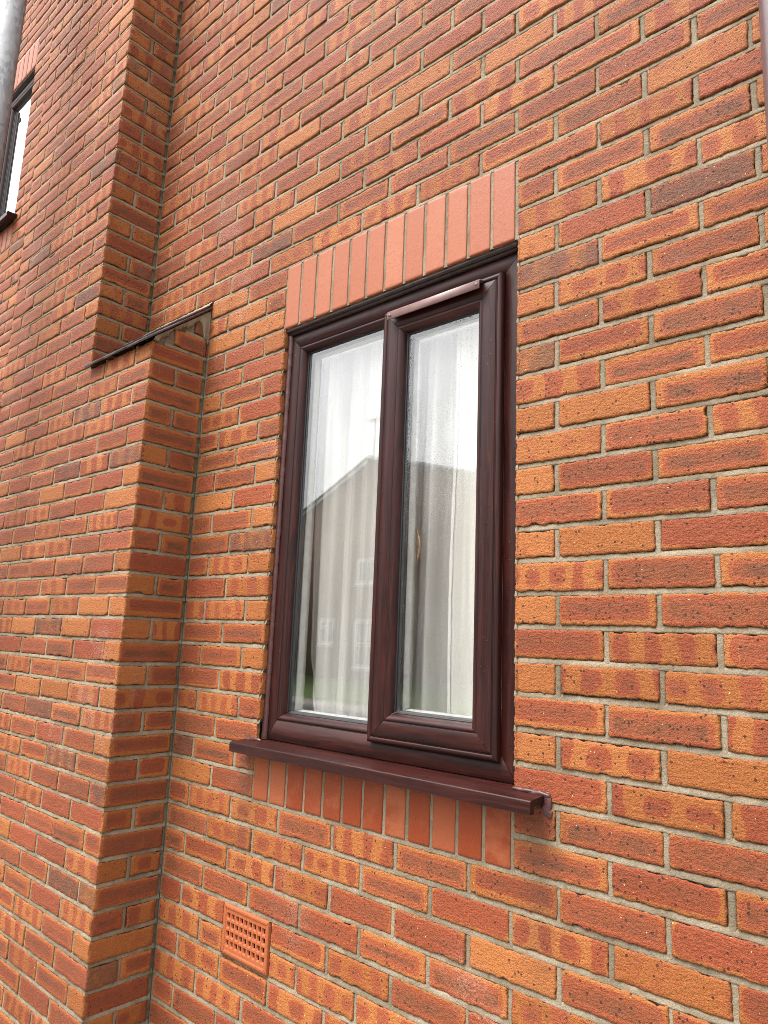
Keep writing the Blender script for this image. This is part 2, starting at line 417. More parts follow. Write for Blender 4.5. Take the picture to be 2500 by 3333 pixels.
# ------------------------------------------------------------------ brick trays
def in_view(p, mar=250):
    q = CR @ (np.asarray(p) - CP)
    if q[2] < 50: return False
    x = 1250 + CF * q[0] / q[2]; y = 1666 + CF * q[1] / q[2]
    return -mar < x < 2500 + mar and -mar < y < 3333 + mar
def spacing(o):
    if not in_view(o): return 45.0
    d = np.linalg.norm(np.asarray(o) - CP)
    return 5.0 if d < 2100 else 6.5 if d < 2700 else 9.0 if d < 3600 else 13.0 if d < 4800 else 22.0
def smooth_noise(n, amp, sp):
    a = rng.normal(0, 1, n + 4)
    k = np.convolve(a, [0.25, 0.5, 0.25], 'same')[2:-2] + 0.6 * rng.normal(0, 1, n)
    return k * amp
def tray(acc, o, u, n, Lm, H, typ, rough=1.0, mi=0, b=2.6, prx=True, dep=14.0):
    """one brick face: o centre, u unit vector along the length, n outward; all in mm"""
    o = np.array(o, float); u = np.array(u, float); n = np.array(n, float); v = np.array([0, 0, 1.0])
    sp = spacing(o); hl, hh = Lm / 2, H / 2
    nu = max(1, int(round((Lm - 2 * b) / sp))); nv = max(1, int(round((H - 2 * b) / sp)))
    def axis(h, k): return np.concatenate([[-h + .8, -h], np.linspace(-h + b, h - b, k + 1), [h, h - .8]])
    us, vs = axis(hl, nu), axis(hh, nv)
    U, V = np.meshgrid(us, vs, indexing='ij'); a, c = U.shape
    iu = np.minimum(np.arange(a), a - 1 - np.arange(a))[:, None]; iv = np.minimum(np.arange(c), c - 1 - np.arange(c))[None, :]
    ring = np.minimum(iu, iv)
    D = np.where(ring == 0, dep, np.where(ring == 1, 1.3, 0.0)).astype(float)
    if rough > 0 and sp < 30:
        r = rough
        for side in (0, 1):
            e = smooth_noise(c, 1.1 * r, sp)
            idx = [0, 1, 2] if side == 0 else [a - 1, a - 2, a - 3]
            if rng.random() < 0.35: k = rng.integers(0, c); e[max(0, k - 1):k + 2] -= rng.uniform(1, 3.5) * r
            for j, w in zip(idx, (1, 1, .7)): U[j] += (e if side else -e) * w
            e = smooth_noise(a, 1.1 * r, sp)
            idx = [0, 1, 2] if side == 0 else [c - 1, c - 2, c - 3]
            for _ in range(rng.integers(0, 5)):
                k = rng.integers(0, a); e[max(0, k - 1):k + 3] -= rng.uniform(.5, 3.0) * r
            for j, w in zip(idx, (1, 1, .7)): V[:, j] += (e if side else -e) * w
        for (ci, cj, sx, sy) in ((1, 1, 1, 1), (a - 2, 1, -1, 1), (1, c - 2, 1, -1), (a - 2, c - 2, -1, -1)):
            q = rng.uniform(.8, 3.2) * r
            U[ci, cj] += sx * q; V[ci, cj] += sy * q; D[ci, cj] += .8
        D = D + np.where(ring >= 1, rng.normal(0, 0.32 * r, D.shape), 0) + np.where(ring == 1, np.abs(rng.normal(0, .8 * r, D.shape)), 0)
        if prx: D = D + np.where(ring >= 1, rng.normal(0, 0.9 * r) + rng.normal(0, .5 * r) * (U / hl) + rng.normal(0, .4 * r) * (V / hh), 0)
        if rng.random() < .3 * r and a > 8 and c > 6:
            ku, kv = rng.uniform(-hl, hl), rng.choice([-1, 1]) * hh
            D += np.where(ring >= 1, 2.6 * np.exp(-(((U - ku) / 14) ** 2 + ((V - kv) / 7) ** 2)), 0)
    co = o + U[..., None] * u + V[..., None] * v - D[..., None] * n
    I = np.arange(a * c).reshape(a, c)
    f = np.stack([I[:-1, :-1], I[1:, :-1], I[1:, 1:], I[:-1, 1:]], -1).reshape(-1, 4)
    uv = np.stack([U, V, 0 * U], -1).reshape(-1, 3) * MM
    acc.add(co.reshape(-1, 3), f, mi, uvb=uv, dim=(hl * MM, hh * MM, typ), rnd=rng.random(4))
def btype(head=False):
    if head: return float(rng.choice([2, 2, 2, 0, 3]))
    return float(rng.choice([0, 1, 2, 3], p=[.47, .31, .07, .15]))
def strip(acc, p0, p1, across, n, prof, sp, amp=0.7, mi=1):
    """mortar strip from p0 to p1; prof = [(offset across, depth)]"""
    p0 = np.array(p0, float); p1 = np.array(p1, float); across = np.array(across, float); n = np.array(n, float)
    Ln = np.linalg.norm(p1 - p0)
    if Ln < 1: return
    k = max(1, int(Ln / sp)); t = np.linspace(0, 1, k + 1)
    base = p0 + t[:, None] * (p1 - p0)
    out = []
    for j, (a, d) in enumerate(prof):
        edge = j in (0, len(prof) - 1)
        da = smooth_noise(k + 1, 0 if edge else amp, sp); dd = smooth_noise(k + 1, 0 if edge else amp * .8, sp)
        out.append(base + (a + da)[:, None] * across - (d + np.abs(dd) * .6)[:, None] * n)
    A = np.stack(out, 1); w = len(prof); I = np.arange((k + 1) * w).reshape(k + 1, w)
    f = np.stack([I[:-1, :-1], I[1:, :-1], I[1:, 1:], I[:-1, 1:]], -1).reshape(-1, 4)
    acc.add(A.reshape(-1, 3), f, mi, uvb=(0, 0, 0), dim=(.1, .03, 2), rnd=(.5, .5, .5, .5))
BED = [(10, 13), (6.6, 5.0), (4.6, 3.4), (0, 2.4), (-4.8, 1.3), (-7.0, 1.7), (-10, 13)]
PERP = [(-9.5, 13), (-6.4, 3.4), (-3, 2.4), (3, 2.4), (6.4, 3.4), (9.5, 13)]
PERP = [(-a, d) for a, d in PERP]
def row(acc, k, base, u, n, ta, tb, perps, end=(None, None), bed=True, heads=()):
    """bricks of course k between ta and tb along u; base = point at t=0,z=0; end = extra mortar beyond ends"""
    base = np.array(base, float); u = np.array(u, float)
    z0, z1 = k * 75 + 6, k * 75 + 69.2
    ps = sorted(p for p in perps if ta + 38 < p < tb - 38)
    cuts = [ta - 5] + ps + [tb + 5]
    for i in range(len(cuts) - 1):
        j0 = rng.normal(0, 1.3) if i else 0; j1 = rng.normal(0, 1.3) if i < len(cuts) - 2 else 0
        x0, x1 = cuts[i] + (5.8 if i else 5) + j0, cuts[i + 1] - (5.8 if i < len(cuts) - 2 else 5) + j1
        if x1 - x0 < 12: continue
        c = base + u * ((x0 + x1) / 2) + np.array([0, 0, (z0 + z1) / 2 + rng.normal(0, .8)])
        hd = (i == 0 and 'a' in heads) or (i == len(cuts) - 2 and 'b' in heads)
        tray(acc, c, u, n, x1 - x0, 63 + rng.normal(0, 1.1), btype(hd and x1 - x0 < 140))
        if i: strip(acc, base + u * cuts[i] + np.array([0, 0, z0 - 7]), base + u * cuts[i] + np.array([0, 0, z1 + 7]), u, n, PERP, max(8, spacing(c) * 1.2), .5)
    if bed:
        e0 = ta - (end[0] or 0); e1 = tb + (end[1] or 0)
        # split into chunks so detail follows distance
        x = e0
        while x < e1 - 1:
            xn = min(e1, x + 600)
            a = base + u * x + np.array([0, 0, k * 75.0]); b_ = base + u * xn + np.array([0, 0, k * 75.0])
            strip(acc, a, b_, (0, 0, 1), n, BED, max(7, spacing((a + b_) / 2) * 1.3), .75)
            x = xn
def fill(acc, pts, mi=1): acc.quad(*pts, mi=mi, uvb=(0, 0, 0), dim=(.1, .03, 2), rnd=(.5, .5, .5, .5))

# ------------------------------------------------------------------ the house
house = empty('brick_house')
tag(house, 'orange and red brick house wall with two brown windows and a stepped chimney breast', 'house')
XF, YF, ZF = np.array([1., 0, 0]), np.array([0, 1., 0]), np.array([0, 0, 1.])
NF, NR, NL = -YF, XF, -XF
K0, K1 = -38, 56
XL, XR = -5000, 1500
LO_R, LO_L, UP_R, UP_L, DB = -1345, -3155, -1800, -2700, 228
KE = -4                                  # top course of the wide lower breast
W2 = -3590                               # right jamb of the upper window
def warp(x): return x + 15 * min(1.0, max(0.0, -x / 900)) if x > -3000 else x + 15
wall = Acc()
for k in range(K0, K1):
    low = k <= KE
    cl, crr = (LO_L, LO_R) if low else (UP_L, UP_R)
    pr = [warp((107.5 if k % 2 == 0 else 220) + 225 * i) for i in range(-24, 8)]
    seg = [(crr + 5, XR, 'c')]
    def cut(a, b):
        out = []
        for s0, s1, t in seg:
            if b <= s0 or a >= s1: out.append((s0, s1, t)); continue
            if a - s0 > 20: out.append((s0, a, t))
            if s1 - b > 20: out.append((b, s1, t))
        seg[:] = out
    if -3 <= k <= -1: cut(-904, 1)
    elif -20 <= k <= -4: cut(-895, 0)
    elif k == -21: cut(-903, 0)
    elif -23 <= k <= -22: cut(-904, 1)
    if k in (-28, -29): cut(-1001, -779)
    for s0, s1, t in seg:
        row(wall, k, (0, 0, 0), XF, NF, s0, s1, pr, end=(5 if s0 == crr + 5 else 2, 2 if s1 < XR else 0),
            heads=('b' if s1 == -895 else '') + ('a' if s0 == 0 else ''))
    # left of the breast
    seg = [(XL, cl - 2, 'l')]
    if 31 <= k <= 33: cut(W2 - 904, W2 + 1)
    elif 16 <= k <= 30: cut(W2 - 895, W2)
    elif 14 <= k <= 15: cut(W2 - 904, W2 + 1)
    pr2 = [W2 + (107.5 if k % 2 == 0 else 220) + 225 * i for i in range(-10, 8)]
    for s0, s1, t in seg: row(wall, k, (0, 0, 0), XF, NF, s0, s1, pr2, heads='a' if s0 == W2 else '')
# brick returns into the window reveals
for x, k0, k1 in ((-895, -20, -4), (0, -20, -4), (W2 - 895, 16, 30), (W2, 16, 30)):
    left = x in (-895, W2 - 895)
    for k in range(k0, k1 + 1):
        tray(wall, (x, 30, k * 75 + 37.5), YF if left else -YF, NR if left else NL, 60, 65, 2.0, b=2.2, dep=8)
    fill(wall, [(x + (-6 if left else 6), 0, k0 * 75), (x + (-6 if left else 6), 90, k0 * 75), (x + (-6 if left else 6), 90, k1 * 75 + 75), (x + (-6 if left else 6), 0, k1 * 75 + 75)])
# mortar backing behind the bricks, with the window openings left out
def backing(y, x0, x1, z0, z1, holes):
    xs = sorted({x0, x1, *[h[0] for h in holes], *[h[1] for h in holes]}); zs = sorted({z0, z1, *[h[2] for h in holes], *[h[3] for h in holes]})
    for a, b in zip(xs[:-1], xs[1:]):
        for c, d in zip(zs[:-1], zs[1:]):
            mx, mz = (a + b) / 2, (c + d) / 2
            if any(h[0] < mx < h[1] and h[2] < mz < h[3] for h in holes): continue
            fill(wall, [(a, y, c), (b, y, c), (b, y, d), (a, y, d)])
backing(11, XL, XR, K0 * 75, K1 * 75, [(-901, 6, -1572, -228), (W2 - 901, W2 + 6, 1222, 2327), (-994, -786, -2168, -2032)])
wall_o = wall.build('wall', [M_BRICK, M_MORT], house)

# ---- chimney breast
br = Acc()
for k in range(K0, K1):
    low = k <= KE
    cl, crr = (LO_L, LO_R) if low else (UP_L, UP_R)
    pr = [crr - (107.5 if k % 2 == 0 else 220) - 225 * i for i in range(0, 9)]
    row(br, k, (0, -DB, 0), XF, NF, cl, crr, pr, end=(-2, -2), heads='ab')
    # right return, t runs along +y from the front corner
    pr = [] if k % 2 == 0 else [-DB + 107.5]
    row(br, k, (crr, 0, 0), YF, NR, -DB, -9, pr, end=(-2, 9), heads='a')
    row(br, k, (cl, 0, 0), -YF, NL, 9, DB, [DB - 107.5] if k % 2 else [], end=(9, -2))
    # vertical joint in the inner corner
    strip(br, (crr + 2, -1, k * 75), (crr + 2, -1, k * 75 + 75), XF, NF, [(6, 14), (4, 7), (0, 6), (-9, 6)], 12, .6)
# courses under the sloping cap
for k, t0 in ((-3, -138), (-2, -58)):
    for x, uu, nn in ((LO_R, YF, NR),):
        row(br, k, (x, 0, 0), uu, nn, t0, -9, [], end=(40, 9))
for a, b, z0, z1, in ((LO_L, LO_R, K0 * 75, -228), (UP_L, UP_R, -228, K1 * 75)):
    y0 = -DB + 12
    fill(br, [(a + 12, y0, z0), (b - 12, y0, z0), (b - 12, y0, z1), (a + 12, y0, z1)])
    fill(br, [(b - 12, y0, z0), (b - 12, 12, z0), (b - 12, 12, z1), (b - 12, y0, z1)])
    fill(br, [(a + 12, 12, z0), (a + 12, y0, z0), (a + 12, y0, z1), (a + 12, 12, z1)])
for b in (LO_R - 12,):
    fill(br, [(b, -DB + 12, -228), (b, 12, -228), (b, 12, -25)])
fill(br, [(LO_L + 12, 12, -228), (LO_L + 12, -DB + 12, -228), (LO_L + 12, 12, -25)])
breast = br.build('chimney_breast', [M_BRICK, M_MORT], house)

# sloping tile caps on both shoulders of the breast
def cap(xa, xb, name):
    a = Acc()
    e = np.array([-DB - 24, -236.0]); t = np.array([2.0, -26.0]); d = (t - e) / np.linalg.norm(t - e); nn = np.array([-d[1], d[0]])
    if nn[1] < 0: nn = -nn
    Ls = np.linalg.norm(t - e)
    for lay, (s0, s1, h0, h1, dx) in enumerate(((0, Ls, 0, 9, 0), (Ls * .46, Ls, 9.4, 18, -3))):
        nt = int(round((xb - xa) / 152)); w = (xb - xa) / nt
        for i in range(nt):
            x0, x1 = xa + i * w + 1 + dx * 0, xa + (i + 1) * w - 1 + (dx if i == nt - 1 else 0)
            jit = rng.uniform(-1.5, 1.5)
            P = []
            for s, h in ((s0 + jit, h0), (s1, h0), (s1, h1), (s0 + jit + 2, h1)):
                q = e + d * s + nn * h; P.append(q)
            vv = [(x0, *q) for q in P] + [(x1, *q) for q in P]
            a.add(vv, [(3, 2, 1, 0), (4, 5, 6, 7), (0, 1, 5, 4), (1, 2, 6, 5), (2, 3, 7, 6), (3, 0, 4, 7)])
    return a.build(name, M_CAP, breast)
cap(UP_R + 2, LO_R + 13, 'tile_cap'); cap(LO_L - 13, UP_L - 2, 'tile_cap')
# mortar fillet under the verge and up the inner corner
def fillet():
    a = Acc()
    top = lambda y: -236 + (y + DB + 24) * (210 / 254.0) - 4
    ys = np.linspace(-222, -2, 46)
    up, lo = [], []
    for i, y in enumerate(ys):
        z1 = top(y)
        th = 17 + 7 * math.sin(i * .23 + 1) + 5 * math.sin(i * .71) + 3 * math.sin(i * 1.9) + rng.uniform(-1.5, 1.5)
        if y > -40: th = max(th, 28 + (y + 40) * 3.0 + 9 * math.sin(i * 1.1) + rng.uniform(-4, 4))
        th = min(th, max(6, (y + 226) * .9 + 4))
        up.append((y, z1)); lo.append((y, z1 - th))
    n = len(ys); v = []
    for q in up: v.append((LO_R + 6, *q))
    for y, z in lo: v.append((LO_R + 5 + rng.uniform(-1, 1), y, z))
    for y, z in lo: v.append((LO_R - 6, y, z - 2))
    f = [(i, n + i, n + i + 1, i + 1) for i in range(n - 1)] + [(n + i, 2 * n + i, 2 * n + i + 1, n + i + 1) for i in range(n - 1)]
    a.add(v, f)
    # flaunching along the wall above the cap
    xs = np.linspace(UP_R + 4, LO_R + 12, 60)
    va = []
    for x in xs:
        j = rng.uniform(-2, 2)
        va += [(x, -20 + j, -26 + 4), (x, -12 + j, -10), (x, -3, 1 + j), (x, 4, 2)]
    m_ = len(xs)
    a.add(va, [(i * 4 + j, (i + 1) * 4 + j, (i + 1) * 4 + j + 1, i * 4 + j + 1) for i in range(m_ - 1) for j in range(3)])
    return a.build('mortar_fillet', M_MORT, breast)
fillet()

# ---- soldier courses
def soldiers(name, xr, z0, z1, mat, soffit):
    a = Acc()
    for i in range(12):
        j = rng.normal(0, .8)
        x1 = xr - 8 - 75 * i; x0 = x1 - 65
        tray(a, ((x0 + x1) / 2 + j, 0, (z0 + z1) / 2), XF, NF, 65 + rng.normal(0, .8), z1 - z0, 2.0, rough=.28, b=1.6)
        if soffit: a.box((x0 + j + 1, 4, z0 + .6), (x1 + j - 1, 100, z0 + 8), 0, uvb=(0, 0, 0), dim=(.1, .03, 2), rnd=rng.random(4))
    for i in range(13):
        x = xr - 8 + 5 - 75 * i if i else xr - 3.5
        strip(a, (x, 0, z0 - (2 if soffit else 6)), (x, 0, z1 + 6), XF, NF, PERP, 8, .4)
    for z in ((z1 + 5,) if soffit else (z0 - 5,)): strip(a, (xr - 904, 0, z), (xr + 3, 0, z), ZF, NF, BED, 8, .6)
    a.quad((xr - 902, 9, z0), (xr + 2, 9, z0), (xr + 2, 9, z1 + 4), (xr - 902, 9, z1 + 4), mi=1)
    return a.build(name, [mat, M_MORT], house)
tag(soldiers('brick_lintel', 0, -227, -5, M_SOLD, True), 'pale pink upright bricks over the window')
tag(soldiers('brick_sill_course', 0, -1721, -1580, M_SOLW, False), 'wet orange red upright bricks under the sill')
soldiers('brick_lintel', W2, 2329, 2545, M_SOLD, True)
soldiers('brick_sill_course', W2, 1055, 1222, M_SOLD, False)

# ------------------------------------------------------------------ window
def ring(acc, x0, x1, z0, z1, prof, mi=0, sid0=0.0):
    """mitred frame; prof = [((left, right, top, bottom) insets or one number, y)]"""
    pts = []
    for ins, y in prof:
        l, r, t, b = ins if isinstance(ins, tuple) else (ins,) * 4
        pts.append([(x0 + l, y, z0 + b), (x1 - r, y, z0 + b), (x1 - r, y, z1 - t), (x0 + l, y, z1 - t)])
    for s in range(4):
        e = (s + 1) % 4
        v = []; g_ = []; acr = 0; o = rng.uniform(0, 9)
        for i, p in enumerate(pts):
            A, B = np.array(p[s]), np.array(p[e])
            if i: acr += max(2.0, np.linalg.norm(np.array(pts[i - 1][s]) - np.array(p[s])) / 1.414)
            dv = (B - A) / np.linalg.norm(B - A) * .8; A = A + dv; B = B - dv
            v += [A, B]
            ax = 0 if s in (0, 2) else 2
            g_ += [(A[ax] * MM + o, acr * MM, sid0 + s * 3.1), (B[ax] * MM + o, acr * MM, sid0 + s * 3.1)]
        f = [(2 * i, 2 * i + 1, 2 * i + 3, 2 * i + 2) for i in range(len(pts) - 1)]
        acc.add(v, f, mi, guv=g_)
def gbox(acc, a, b, axis=0, mi=0):
    """box with grain running along an axis"""
    x0, y0, z0 = a; x1, y1, z1 = b
    P = np.array([(x0,y0,z0),(x1,y0,z0),(x1,y1,z0),(x0,y1,z0),(x0,y0,z1),(x1,y0,z1),(x1,y1,z1),(x0,y1,z1)], float)
    o = rng.uniform(0, 9)
    for q in ((0,3,2,1),(4,5,6,7),(0,1,5,4),(1,2,6,5),(2,3,7,6),(3,0,4,7)):
        p = P[list(q)]
        oth = [i for i in range(3) if i != axis]
        guv = np.stack([p[:, axis] * MM + o, (p[:, oth[0]] + p[:, oth[1]]) * MM, np.full(4, o)], 1)
        acc.add(p, [(0, 1, 2, 3)], mi, guv=guv)
def drops(acc, faces, n, rmin=.7, rmax=2.2):
    """flattened rain drops on y-facing or x-facing patches; faces = [(kind, a0,a1,b0,b1,c)]"""
    ar = np.array([(f[2] - f[1]) * (f[4] - f[3]) * f[6] for f in faces]); ar = ar / ar.sum()
    ico = []
    for j, ph in enumerate((0, 40, 70)):
        for i in range(6):
            th = i * math.pi / 3
            ico.append((math.cos(math.radians(ph)) * math.cos(th), math.cos(math.radians(ph)) * math.sin(th), math.sin(math.radians(ph))))
    ico.append((0, 0, 1)); ico = np.array(ico)
    fc = [(r * 6 + i, r * 6 + (i + 1) % 6, (r + 1) * 6 + (i + 1) % 6, (r + 1) * 6 + i) for r in range(2) for i in range(6)] + [(12 + i, 12 + (i + 1) % 6, 18) for i in range(6)]
    for _ in range(n):
        f = faces[rng.choice(len(faces), p=ar)]
        a, b = rng.uniform(f[1], f[2]), rng.uniform(f[3], f[4]); r = rmin + (rmax - rmin) * rng.random() ** 3
        st = rng.uniform(.8, 1.5)
        if f[0] == 'y': v = np.stack([a + ico[:, 0] * r, f[5] - ico[:, 2] * r * .55, b + ico[:, 1] * r * st], 1)
        else: v = np.stack([a + ico[:, 0] * r, b + ico[:, 1] * r, f[5] + ico[:, 2] * r * .55], 1)
        acc.add(v, fc)

def window(x1, zt, zb, main):
    w = empty('window', parent=house)
    x0 = x1 - 895
    X = lambda a: x1 + a
    # outer frame and mullion
    fr = Acc()
    ring(fr, X(-887), X(-4), zb, zt, [(0, 78), (0, 27.5), (1.0, 25.6), (2.5, 25), ((45, 45, 45, 58), 25), ((45, 45, 45, 58), 70)])
    gbox(fr, (X(-458), 25.2, zb + 58), (X(-425), 70, zt - 45), 2)
    fo = fr.build('frame', M_FOIL, w)
    bd = Acc()
    arc = [(0, 25.3), (1.2, 27.3), (2.6, 27.3), (4, 25.0), (7, 24.6), (11, 26.0), (15, 29.5), (18.5, 34), (21, 39.5), (22.5, 44), (22.8, 46.5)]
    ring(bd, X(-842), X(-458), zb + 58, zt - 45, arc)
    bd.build('glazing_bead', M_FOIL, w)
    def gasket(nm, a, b, c, d, y):
        q = Acc(); ring(q, a, b, c, d, [(-.8, y - 3), (.6, y - 3.6), (2.6, y - 1.6), (3.0, y + .5)]); q.build(nm, M_BLACK, w)
    gL = (X(-819.2), X(-480.8), zb + 80.8, zt - 67.8)
    gasket('gasket', *gL, 48)
    # opening sash
    sL, sR, sB, sT = X(-457), X(-50), zb + 43, zt - 46
    sa = Acc()
    lip = [(0, 25.5), (0, 16), (1.5, 12), (4.5, 9), (8, 8), (11.5, 8.4), (14, 10), (15, 12.2), (17, 12.2), (17.6, 9.2), (19.5, 8), (57, 8), (58, 10), (59.5, 10), (60.5, 8), (63, 7.8), (67, 9.2), (71, 12.5), (74.5, 17), (77, 22), (78.5, 27), (78.8, 29)]
    ring(sa, sL, sR, sB, sT, lip, 0, 40.)
    sa.build('sash', M_FOIL, w)
    gS = (sL + 78.8, sR - 78.8, sB + 78.8, sT - 78.8)
    gasket('gasket', *gS, 31)
    # sealed units: two leaves, the inner one very slightly out of parallel, a dark spacer bar between
    for (a, b, c, d), y, ti in ((gL, 49, .0022), (gS, 32.5, -.0018)):
        q = Acc(); q.quad((a, y, c), (b, y, c), (b, y, d), (a, y, d), mi=1 if y < 40 else 0)
        yy = y + 20; hz = (d - c) * ti; hx = (b - a) * ti * .6
        q.quad((a, yy - hx, c), (b, yy + hx - hz * .2, c), (b, yy + hx + hz, d), (a, yy - hx + hz, d))
        q.build('glass_pane', [M_GLASS, M_GLASSW], w)
        q = Acc(); ring(q, a, b, c, d, [(.5, y + 1), (7, y + 1.2), (7, y + 19), (0, y + 19)]); q.build('spacer_bar', M_SPACER, w)
        q = Acc(); ring(q, a, b, c, d, [(-12, y + 23), (4, y + 23), (6, y + 25), (8, y + 33), (10, y + 34), (10, y + 52), (-30, y + 52)]); q.build('inner_bead', M_WHITE, w)
    # rain deflector on the sash head
    dr = Acc()
    zt_, zb_ = zt - 60, zt - 84
    xa, xb = X(-424), X(-106)
    prof = [(8, zt_ + 5), (-4, zt_ + 3), (-10, zt_ + 1), (-12, zt_ - 1.5), (-12, zb_ + 1), (-11, zb_), (-9, zb_), (-9, zt_ - 4), (8, zt_)]
    n = len(prof); v = [(xa, *p) for p in prof] + [(xb, *p) for p in prof]
    dr.add(v, [(i, (i + 1) % n, n + (i + 1) % n, n + i) for i in range(n)] + [tuple(range(n - 1, -1, -1)), tuple(range(n, 2 * n))])
    do = dr.build('rain_deflector', M_BAR, w)
    for xs in (xa + 9, xb - 9):
        sc = Acc()
        nn_ = 14; v = []
        for rr, yy in ((5.2, -12), (4.8, -13.2), (3.2, -14.4), (0.1, -15)):
            v += [(xs + rr * math.cos(i * 2 * math.pi / nn_), yy, (zt_ + zb_) / 2 + rr * math.sin(i * 2 * math.pi / nn_)) for i in range(nn_)]
        sc.add(v, [(r * nn_ + (i + 1) % nn_, r * nn_ + i, (r + 1) * nn_ + i, (r + 1) * nn_ + (i + 1) % nn_) for r in range(3) for i in range(nn_)])
        sc.build('screw_cap', M_BAR, w)
    # sill, hollow underneath with a front nosing
    si = Acc()
    a, b = X(-950), X(77)
    zf = zb - 9.5
    pr = [(26, zb - 1), (-2, zb - 4.5), (-54, zf + .6), (-58, zf), (-60, zf - 2.0), (-60.5, zf - 5), (-60.5, zf - 27), (-58.5, zf - 28), (-47, zf - 28), (-46, zf - 27), (-46, zf - 13), (-22, zf - 11), (-20, zf - 18), (-6, zf - 17)]
    n = len(pr); acr = np.cumsum([0] + [math.dist(pr[i], pr[i + 1]) for i in range(n - 1)])
    for i in range(n - 1):
        m_ = 12; v = []; g_ = []
        for x in np.linspace(a, b, m_ + 1):
            for j in (i, i + 1): v.append((x, *pr[j])); g_.append((x * MM, acr[j] * MM, 77.))
        si.add(v, [(2 * q, 2 * q + 1, 2 * q + 3, 2 * q + 2) for q in range(m_)], guv=g_)
    endp = [pr[i] for i in (1, 2, 3, 4, 5, 6, 7, 8, 9, 10, 11, 12, 13)]
    for x in (a, b):
        si.add([(x, *p) for p in endp], [tuple(range(len(endp)))], guv=[(p[0] * MM, p[1] * MM, 5.) for p in endp])
    si.build('sill', M_FOIL, w)
    # steel angle lintel under the soldier bricks
    st = Acc(); st.box((X(-900), 6, zt + 10), (X(2), 95, zt + 19)); st.box((X(-893), 14, zt + 2), (X(-3), 40, zt + 9.5))
    st.build('steel_lintel', M_STEEL, w)
    # sealant beads
    se = Acc()
    def bead(p0, p1, r, k, amp=1.2):
        p0, p1 = np.array(p0, float), np.array(p1, float); v = []; dirn = (p1 - p0) / np.linalg.norm(p1 - p0)
        s1 = np.cross(dirn, (0, 1, 0)); s1 /= np.linalg.norm(s1); s2 = np.array([0, -1., 0]); nn_ = 7
        for t in np.linspace(0, 1, k + 1):
            c = p0 + (p1 - p0) * t; rr = r + rng.normal(0, amp * .4)
            for i in range(nn_):
                th = math.pi * (i / (nn_ - 1)) ; v.append(c + s1 * rr * 1.3 * math.cos(th) + s2 * rr * math.sin(th) + rng.normal(0, .25, 3))
        se.add(v, [(r_ * nn_ + i, r_ * nn_ + i + 1, (r_ + 1) * nn_ + i + 1, (r_ + 1) * nn_ + i) for r_ in range(k) for i in range(nn_ - 1)])
    bead((X(-890), 24, zb), (X(-890), 24, zt + 4), 8.5, 110)
    se.build('sealant', M_SEAL, w, smooth=True); se = Acc()
    bead((X(-3), 24, zb), (X(-3), 24, zt + 4), 6, 110)
    if main:
        # smeared lumps where the sill meets the brickwork
        se.build('sealant', M_SEAL, w, smooth=True); se = Acc()
        def lump(c, r, fl):
            v = []; k1, k2 = 12, 18
            for i in range(k1 + 1):
                for j in range(k2):
                    th, ph = math.pi * i / k1, 2 * math.pi * j / k2
                    q = 1 + .12 * math.sin(3 * ph + c[0]) * math.sin(2 * th) + rng.normal(0, .02)
                    v.append((c[0] + r[0] * math.sin(th) * math.cos(ph) * q, c[1] + r[1] * math.sin(th) * math.sin(ph) * q, c[2] + r[2] * math.cos(th) * q))
            se.add(v, [(i * k2 + j, i * k2 + (j + 1) % k2, (i + 1) * k2 + (j + 1) % k2, (i + 1) * k2 + j) for i in range(k1) for j in range(k2)])
        lump((X(83), -1, zb - 22), (11, 4, 24), 0); lump((X(62), -2, zb - 4), (30, 5, 7), 0); lump((X(30), -2, zb - 2), (34, 5, 5), 0); lump((X(89), -1, zb - 40), (7, 3.5, 10), 0)
        se.build('sealant', M_SEAL, w, smooth=True); se = Acc()
        lump((X(-905), -2, zb - 2), (30, 4, 6), 0); lump((X(-938), -2, zb - 6), (16, 4, 6), 0)
    se.build('sealant', M_SEAL, w, smooth=True)
    if main:
        h = Acc()   # curved casement handle, seen through the right pane
        v = []; k = 24; nn_ = 8
        for i in range(k + 1):
            t = i / k; cz = zt - 662 - 112 * t; cx = X(-388) + 15 * t + 17 * math.sin(math.pi * t); r = 2.6 + 2.2 * math.sin(math.pi * t)
            for j in range(nn_):
                th = 2 * math.pi * j / nn_; v.append((cx + r * math.cos(th), 93 + r * math.sin(th), cz))
        h.add(v, [(i * nn_ + j, i * nn_ + (j + 1) % nn_, (i + 1) * nn_ + (j + 1) % nn_, (i + 1) * nn_ + j) for i in range(k) for j in range(nn_)])
        h.build('handle', M_BRASS, w, smooth=True)
        dp = Acc()
        drops(dp, [('y', gL[0], gL[1], gL[2], gL[3], 48.9, .5), ('y', gS[0], gS[1], gS[2], gS[3], 32.4, 1.7), ('y', gL[0], gL[1], gL[3] - 120, gL[3], 48.9, 3),
                   ('y', gS[0], gS[1], gS[3] - 160, gS[3], 32.4, 3), ('y', gL[0], gL[1], gL[2], gL[2] + 160, 48.9, 1.5)], 750, .4, 1.3)
        drops(dp, [('y', X(-885), X(-460), zt - 44, zt - 4, 25, 2), ('y', X(-48), X(-6), zb + 40, zt - 10, 25, 1.6), ('y', sR - 56, sR - 20, sB + 20, sT - 20, 8, 1.5),
                   ('y', X(-885), X(-845), zb + 60, zt - 50, 25, .5), ('y', sL + 20, sL + 56, sB + 200, sT - 90, 8, .6), ('z', X(-940), X(70), -58, -6, zb - 5.5, .5)], 620, .8, 2.6)
        tag(dp.build('rain_drops', M_DROP, w, smooth=True), kind='stuff')
    return w, gL, gS
win, gL, gS = window(0, -250, -1550, True)
tag(win, 'two pane brown woodgrain window in the lower wall')
win2, g2L, g2S = window(W2, 2305, 1250, False)
